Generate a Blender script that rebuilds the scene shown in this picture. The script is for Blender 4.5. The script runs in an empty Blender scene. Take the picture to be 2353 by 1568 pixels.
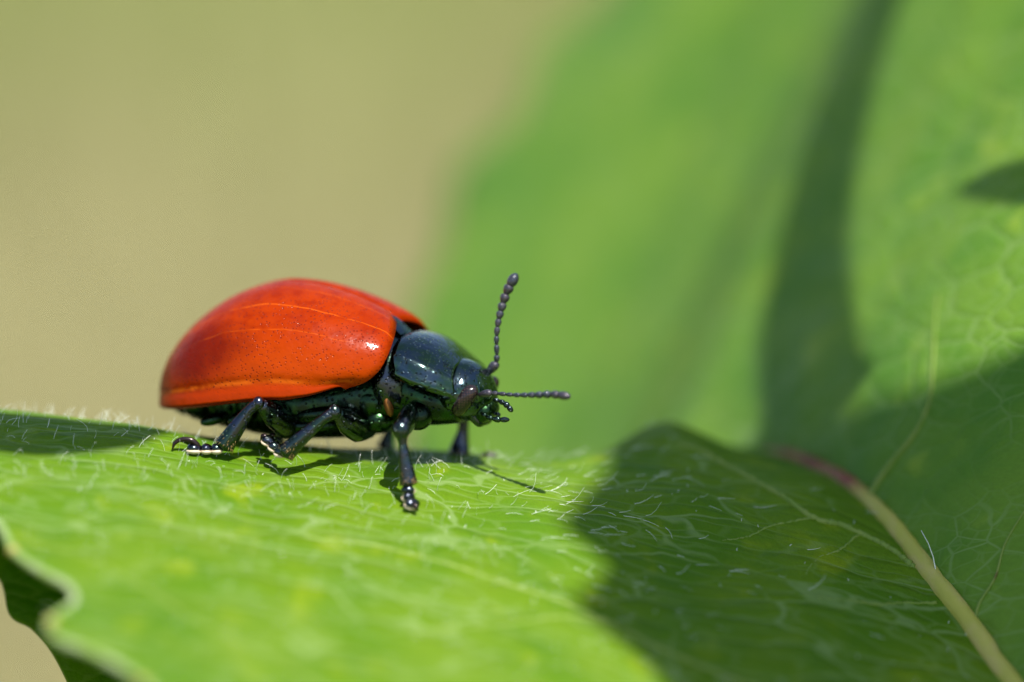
import bpy, bmesh, math, random
import numpy as np
from mathutils import Vector, Matrix
from mathutils.geometry import delaunay_2d_cdt
from mathutils.kdtree import KDTree

# ------------------------------------------------------------------ units
# One Blender unit is one centimetre (macro scene).
scene = bpy.context.scene
scene.unit_settings.system = 'METRIC'
scene.unit_settings.scale_length = 0.01
random.seed(7)
rng = np.random.default_rng(7)
C = scene.collection

# ------------------------------------------------------------------ camera
PITCH = math.radians(14)
DIST = 17.0                       # lens to focus plane, cm
FOCUS = np.array([0.0, 0.0, 70.0])  # the leaf hangs 70 cm above the meadow
PXCM = 730.0                      # photo pixels (2353 wide) per cm in the focus plane
Rv = np.array([1.0, 0, 0])
Fv = np.array([0, math.cos(PITCH), -math.sin(PITCH)])
Uv = np.array([0, math.sin(PITCH), math.cos(PITCH)])

cam_d = bpy.data.cameras.new('camera')
cam = bpy.data.objects.new('camera', cam_d)
C.objects.link(cam)
scene.camera = cam
cam.location = Vector(FOCUS - DIST * Fv)
cam.rotation_euler = (math.radians(90) - PITCH, 0, 0)
cam_d.sensor_width = 36.0
cam_d.lens = DIST / (2353.0 / PXCM) * 36.0
cam_d.clip_start = 0.5
cam_d.clip_end = 30000
cam_d.dof.use_dof = True
cam_d.dof.focus_distance = DIST
APERTURE_R = 0.55                # cm
cam_d.dof.aperture_fstop = cam_d.lens * 1e-3 / (2 * APERTURE_R)

# ------------------------------------------------------------------ sky, sun, exposure
SUN_CAM = np.array([0.20, -0.60, 0.80])      # towards the sun: right, depth, up
SUN_CAM = SUN_CAM / np.linalg.norm(SUN_CAM)
SUN_W = SUN_CAM[0] * Rv + SUN_CAM[1] * Fv + SUN_CAM[2] * Uv
elev = math.asin(SUN_W[2]); azim = math.atan2(SUN_W[0], SUN_W[1])
world = bpy.data.worlds.new('World'); scene.world = world
world.use_nodes = True
wn = world.node_tree.nodes
sky = wn.new('ShaderNodeTexSky'); sky.sky_type = 'NISHITA'; sky.sun_disc = False
sky.sun_elevation = elev; sky.sun_rotation = azim
wn['Background'].inputs['Strength'].default_value = 0.09
world.node_tree.links.new(sky.outputs[0], wn['Background'].inputs['Color'])
sun_d = bpy.data.lights.new('sun', 'SUN'); sun_d.energy = 4.4
sun_d.angle = math.radians(0.53); sun_d.color = (1.0, 0.95, 0.87)
sun = bpy.data.objects.new('sun', sun_d); C.objects.link(sun)
sun.rotation_euler = Vector(SUN_W).to_track_quat('Z', 'Y').to_euler()
sun.location = Vector(FOCUS + SUN_W * 60)
scene.view_settings.view_transform = 'Standard'
scene.view_settings.look = 'None'
scene.view_settings.gamma = 1.0
scene.view_settings.exposure = 1.0
scene.render.engine = 'CYCLES'
scene.cycles.max_bounces = 6
scene.cycles.diffuse_bounces = 3
scene.cycles.transmission_bounces = 3

# ------------------------------------------------------------------ coordinates
def W(X, D, V):
    """right / depth behind the focus plane / up  ->  world"""
    X, D, V = np.asarray(X, float), np.asarray(D, float), np.asarray(V, float)
    return FOCUS + X[..., None] * Rv + D[..., None] * Fv + V[..., None] * Uv

def PC(px, py, D):
    k = 1 + D / DIST
    return np.array([(px - 1176.5) / PXCM * k, D, (784 - py) / PXCM * k])

def P(px, py, D):
    c = PC(px, py, D)
    return W(c[0], c[1], c[2])

def topx(p):
    q = np.asarray(p) - FOCUS
    X, D, V = q @ Rv, q @ Fv, q @ Uv
    k = 1 + D / DIST
    return 1176.5 + X / k * PXCM, 784 - V / k * PXCM, D

# ------------------------------------------------------------------ materials
def mat(name, col=(0.5, 0.5, 0.5), rough=0.5, metal=0.0, spec=0.5, coat=0.0, coat_r=0.05):
    m = bpy.data.materials.new(name); m.use_nodes = True
    b = m.node_tree.nodes['Principled BSDF']
    b.inputs['Base Color'].default_value = (*col, 1)
    b.inputs['Roughness'].default_value = rough
    b.inputs['Metallic'].default_value = metal
    b.inputs['Specular IOR Level'].default_value = spec
    b.inputs['Coat Weight'].default_value = coat
    b.inputs['Coat Roughness'].default_value = coat_r
    return m

class NT:
    """small node-tree writer"""
    def __init__(s, m):
        s.t = m.node_tree; s.n = s.t.nodes; s.b = s.n['Principled BSDF']
        s.out = s.n['Material Output']
    def node(s, kind, **kw):
        n = s.n.new(kind)
        for k, v in kw.items(): setattr(n, k, v)
        return n
    def put(s, inp, v):
        if isinstance(v, bpy.types.NodeSocket): s.t.links.new(v, inp)
        elif isinstance(v, (tuple, list)) and len(v) == 3 and inp.type == 'RGBA': inp.default_value = (*v, 1)
        else: inp.default_value = v
    def math(s, op, a, b=0.0, clamp=False):
        n = s.node('ShaderNodeMath', operation=op); n.use_clamp = clamp
        s.put(n.inputs[0], a); s.put(n.inputs[1], b); return n.outputs[0]
    def mix(s, f, a, b, blend='MIX'):
        n = s.node('ShaderNodeMix', data_type='RGBA', blend_type=blend)
        s.put(n.inputs['Factor'], f); s.put(n.inputs[6], a); s.put(n.inputs[7], b)
        return n.outputs[2]
    def noise(s, vec, scale, detail=3, rough=0.55):
        n = s.node('ShaderNodeTexNoise'); s.put(n.inputs['Vector'], vec)
        n.inputs['Scale'].default_value = scale; n.inputs['Detail'].default_value = detail
        n.inputs['Roughness'].default_value = rough
        return n.outputs['Fac']
    def voro(s, vec, scale, feature='F1', rnd=1.0):
        n = s.node('ShaderNodeTexVoronoi', feature=feature); s.put(n.inputs['Vector'], vec)
        n.inputs['Scale'].default_value = scale; n.inputs['Randomness'].default_value = rnd
        return n.outputs['Distance']
    def ramp(s, f, lo, hi, a=0.0, b=1.0):
        n = s.node('ShaderNodeMapRange', interpolation_type='SMOOTHSTEP')
        s.put(n.inputs['Value'], f)
        for i, v in zip((1, 2, 3, 4), (lo, hi, a, b)): n.inputs[i].default_value = v
        return n.outputs[0]
    def obj(s):
        return s.node('ShaderNodeTexCoord').outputs['Object']
    def uv(s):
        return s.node('ShaderNodeTexCoord').outputs['UV']
    def sep(s, vec):
        n = s.node('ShaderNodeSeparateXYZ'); s.put(n.inputs[0], vec); return n.outputs
    def mapping(s, vec, loc=(0, 0, 0), rot=(0, 0, 0), scale=(1, 1, 1)):
        n = s.node('ShaderNodeMapping'); s.put(n.inputs['Vector'], vec)
        n.inputs['Location'].default_value = loc; n.inputs['Rotation'].default_value = rot
        n.inputs['Scale'].default_value = scale; return n.outputs[0]
    def bump(s, h, strength, dist, normal=None):
        n = s.node('ShaderNodeBump'); s.put(n.inputs['Height'], h)
        n.inputs['Strength'].default_value = strength; n.inputs['Distance'].default_value = dist
        if normal is not None: s.put(n.inputs['Normal'], normal)
        return n.outputs[0]
    def line(s, v, c, w):
        """1 on the line v = c, falling to 0 at half width w"""
        d = s.math('ABSOLUTE', s.math('SUBTRACT', v, c))
        return s.ramp(d, 0.0, w, 1.0, 0.0)

def leaf_material(name, base, pale, vein, rot, veins=0.7, stretch=0.38, transl=0.35, spec=0.24, relief=0.55):
    m = mat(name, base, 0.42, spec=spec); t = NT(m)
    uv = t.uv()
    q = t.mapping(uv, rot=(0, 0, rot), scale=(stretch, 1.0, 1.0))
    wob = t.node('ShaderNodeTexNoise'); t.put(wob.inputs['Vector'], uv)
    wob.inputs['Scale'].default_value = 3.0; wob.inputs['Detail'].default_value = 3
    qq = t.mix(0.10, q, wob.outputs['Color'], 'ADD')
    e1 = t.voro(qq, 8.0, 'DISTANCE_TO_EDGE')
    e2 = t.voro(qq, 19.0, 'DISTANCE_TO_EDGE')
    l1 = t.ramp(e1, 0.006, 0.034, 1.0, 0.0)
    l2 = t.ramp(e2, 0.010, 0.07, 1.0, 0.0)
    patch = t.ramp(t.noise(uv, 2.6, 4), 0.32, 0.70)
    yel = t.ramp(t.noise(t.mapping(uv, loc=(3.1, 7.7, 0)), 5.0, 3), 0.56, 0.74)
    fine = t.noise(uv, 85.0, 3)
    col = t.mix(patch, base, tuple(c * f for c, f in zip(base, (0.60, 0.80, 0.8))))
    col = t.mix(t.math('MULTIPLY', yel, 0.7), col, pale)
    col = t.mix(t.ramp(fine, 0.3, 0.75, 0.0, 0.22), col, tuple(c * 0.55 for c in base))
    fade = t.ramp(t.noise(t.mapping(uv, loc=(9, 2, 0)), 1.7, 3), 0.28, 0.55)
    vf = t.math('MULTIPLY', t.math('MAXIMUM', l1, t.math('MULTIPLY', l2, 0.45)), t.math('MULTIPLY', fade, veins))
    col = t.mix(vf, col, vein)
    t.put(t.b.inputs['Base Color'], col)
    t.put(t.b.inputs['Roughness'], t.ramp(t.noise(uv, 9.0, 4), 0.3, 0.7, 0.36, 0.58))
    h = t.math('ADD', t.math('MULTIPLY', t.ramp(e1, 0.0, 0.16), 1.0),
               t.math('ADD', t.math('MULTIPLY', t.ramp(e2, 0.0, 0.22), 0.35), t.math('MULTIPLY', fine, 0.55)))
    nrm = t.bump(h, relief, 0.012)
    t.put(t.b.inputs['Normal'], nrm)
    tr = t.node('ShaderNodeBsdfTranslucent')
    t.put(tr.inputs['Color'], t.mix(1.0, col, (1.25, 1.35, 0.6), 'MULTIPLY'))
    t.put(tr.inputs['Normal'], nrm)
    mx = t.node('ShaderNodeMixShader'); mx.inputs[0].default_value = transl
    t.t.links.new(t.b.outputs[0], mx.inputs[1]); t.t.links.new(tr.outputs[0], mx.inputs[2])
    t.t.links.new(mx.outputs[0], t.out.inputs['Surface'])
    return m

def shell_material(name, base, tint, rough=0.2, pits=70.0, metal=0.75, bump=0.55, dist=0.004, coat=0.8):
    """dark beetle armour with pits"""
    m = mat(name, base, rough, metal, 0.6, coat, 0.04); t = NT(m)
    o = t.obj()
    v = t.voro(o, pits)
    pit = t.ramp(v, 0.06, 0.34, 0.0, 1.0)
    n = t.noise(o, 16, 4)
    col = t.mix(t.ramp(n, 0.38, 0.62), base, tint)
    col = t.mix(t.math('MULTIPLY', t.math('SUBTRACT', 1.0, pit), 0.5), col, (0.01, 0.012, 0.012))
    t.put(t.b.inputs['Base Color'], col)
    t.put(t.b.inputs['Roughness'], t.ramp(t.noise(o, 40, 3), 0.3, 0.7, rough * 0.7, rough * 1.5))
    h = t.math('ADD', pit, t.math('MULTIPLY', t.noise(o, 30, 3), 0.6))
    nb = t.bump(h, bump, dist)
    t.put(t.b.inputs['Normal'], nb)
    t.put(t.b.inputs['Coat Normal'], t.bump(h, bump * 0.5, dist * 0.35))
    return m

def elytron_material():
    m = mat('elytron_red', (0.42, 0.028, 0.002), 0.32, 0.0, 0.04, 0.07, 0.08); t = NT(m)
    uv = t.uv(); o = t.obj(); s = t.sep(uv)
    u, v = s[0], s[1]                     # u front to apex, v suture to side edge
    base = (0.215, 0.0145, 0.0001)
    col = t.mix(t.ramp(t.noise(o, 5.0, 4), 0.36, 0.66), base, (0.265, 0.0225, 0.0001))
    col = t.mix(t.ramp(t.noise(t.mapping(o, scale=(1, 1, 2.0)), 22, 4), 0.45, 0.72, 0, 0.55), col, (0.15, 0.006, 0.0003))
    # the flank turns orange towards the shoulder and side edge
    og = t.math('MULTIPLY', t.ramp(v, 0.38, 0.80), t.ramp(u, 0.35, 0.78, 1.0, 0.12))
    col = t.mix(t.math('MULTIPLY', og, 0.8), col, (0.36, 0.040, 0.0002))
    # dark reflection and shading low on the hind flank, painted into the colour
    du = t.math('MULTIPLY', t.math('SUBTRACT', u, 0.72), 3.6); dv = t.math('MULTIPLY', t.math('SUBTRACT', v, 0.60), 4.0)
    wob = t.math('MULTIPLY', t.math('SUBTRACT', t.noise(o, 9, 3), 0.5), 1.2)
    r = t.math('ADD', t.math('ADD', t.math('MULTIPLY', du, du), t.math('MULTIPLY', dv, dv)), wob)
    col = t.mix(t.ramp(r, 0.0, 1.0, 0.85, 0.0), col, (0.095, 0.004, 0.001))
    # pale thin lengthwise lines
    wv = t.math('ADD', v, t.math('MULTIPLY', t.math('SUBTRACT', t.noise(o, 8, 2), 0.5), 0.05))
    lines = None
    for c, w, a in ((0.16, 0.006, 0.5), (0.34, 0.007, 0.75), (0.52, 0.006, 0.4), (0.825, 0.022, 0.9)):
        l = t.math('MULTIPLY', t.line(wv if c < 0.8 else v, c, w), a)
        lines = l if lines is None else t.math('MAXIMUM', lines, l)
    brk = t.ramp(t.noise(o, 12, 3), 0.36, 0.55, 0.15, 1.0)
    col = t.mix(t.math('MULTIPLY', lines, brk), col, (0.50, 0.085, 0.004))
    rim = t.ramp(v, 0.835, 0.86)
    col = t.mix(t.math('MULTIPLY', rim, 0.8), col, (0.29, 0.023, 0.0003))
    col = t.mix(t.math('MULTIPLY', t.line(v, 0.95, 0.012), 0.85), col, (0.10, 0.006, 0.004))
    col = t.mix(t.math('MULTIPLY', t.line(v, 0.0, 0.022), 0.8), col, (0.16, 0.01, 0.004))
    # punctures
    pd = t.voro(o, 92.0)
    pit = t.ramp(pd, 0.14, 0.32, 1.0, 0.0)
    pm = t.math('MULTIPLY', pit, t.math('SUBTRACT', 1.0, t.math('MULTIPLY', rim, 0.85)))
    pm = t.math('MULTIPLY', pm, t.ramp(t.noise(o, 14, 2), 0.32, 0.55, 0.25, 1.0))
    col = t.mix(t.math('MULTIPLY', pm, 0.75), col, (0.10, 0.007, 0.004))
    t.put(t.b.inputs['Base Color'], col)
    h = t.math('ADD', t.math('MULTIPLY', pm, -1.0), t.math('MULTIPLY', t.noise(o, 45, 3), 0.55))
    n1 = t.bump(h, 0.42, 0.004)
    n2 = t.bump(t.noise(o, 11, 3), 0.25, 0.02, n1)
    t.put(t.b.inputs['Normal'], n2); t.put(t.b.inputs['Coat Normal'], n2)
    t.put(t.b.inputs['Roughness'], t.ramp(t.noise(o, 25, 3), 0.3, 0.7, 0.26, 0.46))
    t.b.inputs['Subsurface Weight'].default_value = 0.0
    t.b.inputs['Subsurface Radius'].default_value = (0.05, 0.012, 0.004)
    t.b.inputs['Subsurface Scale'].default_value = 0.5
    return m

M_near = leaf_material('leaf_green', (0.142, 0.252, 0.010), (0.26, 0.35, 0.010), (0.27, 0.38, 0.14), 0.56, veins=0.55, stretch=0.2, spec=0.10)
M_under = leaf_material('leaf_green_under', (0.15, 0.27, 0.006), (0.2, 0.3, 0.01), (0.2, 0.3, 0.05), 0.2, transl=0.6, spec=0.1)
M_far = leaf_material('leaf_green_far', (0.166, 0.302, 0.036), (0.29, 0.41, 0.05), (0.24, 0.36, 0.12), 0.5, veins=0.6, stretch=0.7, spec=0.12, relief=0.25)
M_other = leaf_material('leaf_green_other', (0.10, 0.19, 0.010), (0.15, 0.24, 0.02), (0.18, 0.27, 0.08), 0.2, transl=0.5)
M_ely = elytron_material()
M_shell = shell_material('dark_green_shell', (0.042, 0.092, 0.034), (0.055, 0.085, 0.105), 0.13, 74, 1.0, 1.0, 0.005, coat=0.35)
M_body = shell_material('black_green_shell', (0.022, 0.058, 0.020), (0.016, 0.030, 0.020), 0.24, 60, 1.0, 0.8, 0.005, coat=0.12)
M_leg = shell_material('blue_black_shell', (0.034, 0.062, 0.042), (0.055, 0.060, 0.085), 0.17, 80, 1.0, 0.9, 0.004, coat=0.3)
M_ant = shell_material('antenna_shell', (0.035, 0.028, 0.040), (0.020, 0.026, 0.040), 0.40, 130, 0.45, 0.7, 0.003)
M_pad = mat('tarsus_pad', (0.62, 0.50, 0.36), 0.6)
M_orange = mat('membrane', (0.24, 0.085, 0.015), 0.5)
M_claw = mat('claw_brown', (0.022, 0.012, 0.012), 0.2, 0.4)
M_hair = mat('leaf_hair', (0.80, 0.86, 0.74), 0.25, 0.0, 0.8)
M_gold = mat('bristle', (0.42, 0.26, 0.10), 0.35)

def eye_material():
    m = mat('eye_facets', (0.05, 0.03, 0.028), 0.22, 0.0, 0.4, 0.2, 0.08); t = NT(m)
    o = t.obj()
    d = t.voro(o, 120.0, 'F1', 0.25)
    t.put(t.b.inputs['Base Color'], t.mix(t.ramp(d, 0.25, 0.55), (0.030, 0.016, 0.014), (0.010, 0.007, 0.008)))
    n = t.bump(d, -0.8, 0.004)
    n.node.invert = True
    t.put(t.b.inputs['Normal'], n); t.put(t.b.inputs['Coat Normal'], n)
    return m
M_eye = eye_material()

def vein_material(name, a, b, red=None):
    m = mat(name, a, 0.45, spec=0.35); t = NT(m)
    o = t.obj()
    n = t.noise(t.mapping(o, scale=(1, 0.4, 1)), 14, 4)
    col = t.mix(t.ramp(n, 0.35, 0.68), a, b)
    spots = t.ramp(t.voro(o, 5.0), 0.05, 0.12, 1.0, 0.0)
    col = t.mix(t.math('MULTIPLY', spots, 0.7), col, (0.12, 0.035, 0.012))
    if red:
        u = t.sep(t.uv())[0]
        f = t.math('MULTIPLY', t.ramp(u, red[0], red[1]), t.ramp(u, red[2], red[3], 1, 0))
        col = t.mix(t.math('MULTIPLY', f, t.ramp(t.noise(o, 9, 3), 0.3, 0.55, 0.55, 1.0)), col, (0.26, 0.045, 0.03))
    t.put(t.b.inputs['Base Color'], col)
    t.put(t.b.inputs['Normal'], t.bump(t.noise(t.mapping(o, scale=(1, 0.3, 1)), 60, 3), 0.5, 0.006))
    tr = t.node('ShaderNodeBsdfTranslucent'); t.put(tr.inputs['Color'], col)
    mx = t.node('ShaderNodeMixShader'); mx.inputs[0].default_value = 0.2
    t.t.links.new(t.b.outputs[0], mx.inputs[1]); t.t.links.new(tr.outputs[0], mx.inputs[2])
    t.t.links.new(mx.outputs[0], t.out.inputs['Surface'])
    return m
M_mid = vein_material('midrib_pale', (0.46, 0.46, 0.07), (0.54, 0.47, 0.14), (0.46, 0.60, 0.92, 1.12))
M_vein = vein_material('vein_pale', (0.22, 0.31, 0.05), (0.17, 0.28, 0.035))
M_rim = vein_material('margin_pale', (0.32, 0.40, 0.20), (0.20, 0.32, 0.06))
M_gland = mat('margin_gland', (0.30, 0.28, 0.06), 0.35)

# ------------------------------------------------------------------ object helpers
def mesh(name, verts, faces, m, parent=None, uvs=None, smooth=True, origin=None):
    """ONE mesh object; verts are world points"""
    if parent is not None: org = np.array(parent['_o'])
    else: org = np.zeros(3) if origin is None else np.asarray(origin, float)
    me = bpy.data.meshes.new(name)
    me.from_pydata([tuple(v) for v in (np.asarray(verts, float) - org)], [], [tuple(int(i) for i in f) for f in faces])
    if smooth: me.polygons.foreach_set('use_smooth', [True] * len(me.polygons))
    if uvs is not None:
        l = me.uv_layers.new(name='UVMap')
        vi = np.empty(len(me.loops), dtype=np.int32); me.loops.foreach_get('vertex_index', vi)
        l.data.foreach_set('uv', np.asarray(uvs, float)[vi].ravel())
    me.materials.append(m); me.update()
    o = bpy.data.objects.new(name, me); C.objects.link(o)
    ORG[o.name] = org
    if parent is not None: o.parent = bpy.data.objects[parent['_n']]
    else: o.location = Vector(org)
    return o
ORG = {}
def under(o):
    """hand an object to mesh(parent=...)"""
    return {'_o': ORG[o.name], '_n': o.name}
def thing(name, label, cat, base, group=None):
    o = bpy.data.objects.new(name, None); C.objects.link(o)
    o.empty_display_size = 0.2
    o.location = Vector(base); ORG[o.name] = np.asarray(base, float)
    tag(o, label, cat, group); return o
def tag(o, label, cat, group=None):
    o['label'] = label; o['category'] = cat
    if group: o['group'] = group

def grid_faces(r, c, wrap=False, flip=False):
    f = []
    for i in range(r - 1):
        for j in range(c if wrap else c - 1):
            a, b = i * c + j, i * c + (j + 1) % c
            q = (a, b, b + c, a + c)
            f.append(q[::-1] if flip else q)
    return f

def spline(pts, n):
    """Catmull-Rom through rows of pts (any width), n samples"""
    p = np.asarray(pts, float)
    if len(p) == 2: 
        k = np.linspace(0, 1, n)[:, None]; return p[0] * (1 - k) + p[1] * k
    e = np.vstack([2 * p[0] - p[1], p, 2 * p[-1] - p[-2]])
    out = []
    for t in np.linspace(0, len(p) - 1 - 1e-9, n):
        i = int(t); f = t - i
        a, b, c, d = e[i:i + 4]
        out.append(0.5 * ((2 * b) + (c - a) * f + (2 * a - 5 * b + 4 * c - d) * f * f + (3 * b - a - 3 * c + d) * f ** 3))
    return np.array(out)

def tube(path, rad, seg=10, flat=1.0, up=None, cap=True):
    """tapered tube; rad per row; flat squeezes the side axis. -> verts, faces, uvs"""
    path = np.asarray(path, float); n = len(path)
    rad = np.broadcast_to(np.asarray(rad, float), (n,))
    T = np.gradient(path, axis=0); T /= np.linalg.norm(T, axis=1)[:, None] + 1e-12
    ref = np.array([0, 0, 1.0]) if up is None else np.asarray(up, float)
    if abs(T[0] @ ref) > 0.92: ref = np.array([1.0, 0.2, 0])
    N = ref - (ref @ T[0]) * T[0]; N /= np.linalg.norm(N)
    V = []; UV = []
    L = np.concatenate([[0], np.cumsum(np.linalg.norm(np.diff(path, axis=0), axis=1))])
    for i in range(n):
        N = N - (N @ T[i]) * T[i]; N /= np.linalg.norm(N); B = np.cross(T[i], N)
        for j in range(seg):
            a = 2 * math.pi * j / seg
            V.append(path[i] + rad[i] * (math.cos(a) * N + flat * math.sin(a) * B)); UV.append((L[i], j / seg))
    F = grid_faces(n, seg, True)
    if cap:
        V += [path[0] - T[0] * rad[0] * 0.5, path[-1] + T[-1] * rad[-1] * 0.5]; UV += [(0, 0), (L[-1], 0)]
        a, b = len(V) - 2, len(V) - 1
        F += [(a, (j + 1) % seg, j) for j in range(seg)]
        o = (n - 1) * seg
        F += [(b, o + j, o + (j + 1) % seg) for j in range(seg)]
    return np.array(V), F, np.array(UV)

def ellipsoid(c, ax, ay, az, nu=14, nv=20, shape=None):
    """ax, ay, az are vectors; shape(d) may return a scale for unit direction d"""
    V = []; F = []
    for i in range(nu + 1):
        th = math.pi * i / nu
        for j in range(nv):
            ph = 2 * math.pi * j / nv
            d = np.array([math.sin(th) * math.cos(ph), math.sin(th) * math.sin(ph), math.cos(th)])
            q = d if shape is None else np.asarray(shape(d))
            V.append(c + q[0] * ax + q[1] * ay + q[2] * az)
    return np.array(V), grid_faces(nu + 1, nv, True, True)

def join(*parts):
    V = []; F = []; o = 0
    for p in parts:
        V.append(p[0]); F += [tuple(i + o for i in f) for f in p[1]]; o += len(p[0])
    return np.vstack(V), F

# ------------------------------------------------------------------ the leaf surface
def sstep(x, a, b):
    k = np.clip((x - a) / (b - a), 0, 1); return k * k * (3 - 2 * k)
_vx = np.array([-3.2, -2.4, -1.8, -1.2, -.87, -.31, .15, .44, .92, 1.33, 1.6, 2.0, 2.6])
_vy = np.array([-.24, -.25, -.27, -.315, -.365, -.455, -.52, -.56, -.64, -.775, -.90, -1.10, -1.42])
_dx = np.linspace(-3.2, 2.6, 600); _k = np.exp(-np.linspace(-2.5, 2.5, 41) ** 2); _k /= _k.sum()
_dy = np.convolve(np.pad(np.interp(_dx, _vx, _vy), 20, 'edge'), _k, 'valid')
def surf(X, D):
    """height V of the near half of the leaf"""
    X = np.asarray(X, float); D = np.asarray(D, float)
    v0 = np.interp(X, _dx, _dy)
    k = sstep(X, 0.0, 0.55); kl = sstep(-X, 0.15, 0.95)
    a = 0.55 + 0.12 * k - 0.05 * kl; b = 0.72 - 0.30 * k + 0.38 * kl
    Dl = a / (2 * b) + 0.30
    up = a * D - b * D * D
    sl = a - 2 * b * Dl
    beyond = a * Dl - b * Dl * Dl + sl * (D - Dl)
    dn = a * D - 0.02 * D * D
    r = np.where(D < 0, dn, np.where(D < Dl, up, beyond))
    n = 0.012 * np.sin(3.1 * X + 1.7 * D + .6) * np.sin(2.3 * D - 1.1 * X) + 0.006 * np.sin(7 * X - 3 * D) * np.cos(6 * D + 2 * X)
    for fx, fd, ph, am in ((9.0, 13.0, .3, .0035), (-4.0, 15.0, 1.9, .0030), (13.0, 21.0, 2.7, .0022), (6.0, -10.0, 4.1, .0028), (17.0, 6.0, .9, .0020)):
        n = n + am * np.sin(fx * X + fd * D + ph + 1.5 * np.sin(2.1 * X - 1.3 * D))
    bump = 0.035 * np.exp(-((X + .20) / .16) ** 2 - ((D - .10) / .10) ** 2)
    bump = bump + 0.05 * np.exp(-((X - .50) / .16) ** 2 - ((D - .62) / .25) ** 2)
    return v0 + r + n + bump
_mt = np.array([-3.0, -.9, -.25, 0, .4, .8, 1.4, 2.4, 3.4, 5.0])
_mx = np.array([2.9, 1.98, 1.53, 1.345, 1.145, .965, .60, -.15, -.95, -2.2])
def Xm(t): return np.interp(t, _mt, _mx)
def Vm(t):
    v = surf(Xm(t), t) - 0.015
    floor_ = -1.25 - 0.10 * (np.asarray(t) - 2)
    return np.where(np.asarray(t) > 1.2, np.maximum(v, floor_), v)
SD = np.array([0.42, 0.22, 0.88])
FN = np.cross(SD, np.array([-.55, 1.0, 0])); FN /= np.linalg.norm(FN)
if FN[1] > 0: FN = -FN
def far(t, v):
    """point on the far, rising half of the leaf (cam coords) at height v"""
    t = np.asarray(t, float); v = np.asarray(v, float)
    s = v - Vm(t)
    q = np.stack([Xm(t) + s * SD[0] / SD[2], t + s * SD[1] / SD[2], v], -1)
    w = 0.03 * np.sin(1.9 * t + .4) * np.sin(1.5 * s) + 0.03 * np.sin(3.1 * t + 2.1 * s) * np.clip(s, 0, 1)
    return q + w[..., None] * FN

def hit_near(px, py, d0=-6.0, d1=1.6):
    D = np.arange(d0, d1, 0.004); k = 1 + D / DIST
    X = (px - 1176.5) / PXCM * k; g = (784 - py) / PXCM * k - surf(X, D)
    c = np.nonzero((g[:-1] > 0) & (g[1:] <= 0))[0]
    i = c[0] if len(c) else int(np.argmin(np.abs(g) + (D < -1) * 9))   # a miss takes the horizon
    return X[i], D[i]
def hit_far(px, py):
    t = np.arange(-3.0, 6.0, 0.01); D = t.copy()
    for _ in range(8):
        v = (784 - py) / PXCM * (1 + D / DIST); c = far(t, v); D = c[:, 1]
    g = 1176.5 + c[:, 0] / (1 + D / DIST) * PXCM - px
    i = int(np.argmin(np.abs(g)))
    return np.array([t[i], v[i]])
def near_w(X, D, lift=0.0):
    return W(X, D, surf(X, D) + lift)
def far_w(t, s, lift=0.0):
    c = far(t, s) + lift * FN
    return W(c[..., 0], c[..., 1], c[..., 2])

def inside_poly(pts, poly):
    x, y = pts[:, 0], pts[:, 1]; r = np.zeros(len(pts), bool); n = len(poly)
    for i in range(n):
        x1, y1 = poly[i]; x2, y2 = poly[i - 1]
        c = ((y1 > y) != (y2 > y)) & (x < (x2 - x1) * (y - y1) / (y2 - y1 + 1e-12) + x1)
        r ^= c
    return r
def fill_poly(poly, step, dense=None):
    """triangulate a 2-D outline with interior grid points. -> 2-D verts, faces"""
    poly = np.asarray(poly, float)
    lo, hi = poly.min(0), poly.max(0)
    gx = np.arange(lo[0], hi[0], step); gy = np.arange(lo[1], hi[1], step)
    g = np.stack(np.meshgrid(gx, gy), -1).reshape(-1, 2)
    g[:, 0] += (np.round((g[:, 1] - lo[1]) / step) % 2) * step * 0.5
    g = g[inside_poly(g, poly)]
    dens = []
    for i in range(len(poly)):
        a, b = poly[i - 1], poly[i]
        m = max(2, int(np.linalg.norm(b - a) / step))
        dens += [a + (b - a) * k / m for k in range(m)]
    dens = np.array(dens)
    kd = KDTree(len(dens))
    for i, p in enumerate(dens): kd.insert((p[0], p[1], 0), i)
    kd.balance()
    g = g[[kd.find((p[0], p[1], 0))[2] > 0.45 * step for p in g]]
    pts = np.vstack([dens, g]); nb = len(dens)
    ed = [(i, (i + 1) % nb) for i in range(nb)]
    r = delaunay_2d_cdt([Vector(p) for p in pts], ed, [list(range(nb))], 1, 1e-6)
    return np.array([[v.x, v.y] for v in r[0]]), r[2]

# ================================================================== THE SETTING
def ground_material():
    m = mat('meadow_soil', (0.2, 0.18, 0.08), 0.9, spec=0.1); t = NT(m)
    o = t.obj()
    y = t.math('ADD', t.sep(o)[1], t.math('MULTIPLY', t.math('SUBTRACT', t.noise(o, 0.02, 3), 0.5), 260))
    c = t.mix(t.ramp(y, 260, 400), (0.215, 0.20, 0.10), (0.18, 0.20, 0.065))
    t.put(t.b.inputs['Base Color'], c)
    return m
M_ground = ground_material()
gv = [(-9000, -9000, 0), (9000, -9000, 0), (9000, 20000, 0), (-9000, 20000, 0)]
g = mesh('ground', gv, [(0, 1, 2, 3)], M_ground, smooth=False); g['kind'] = 'structure'

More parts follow.
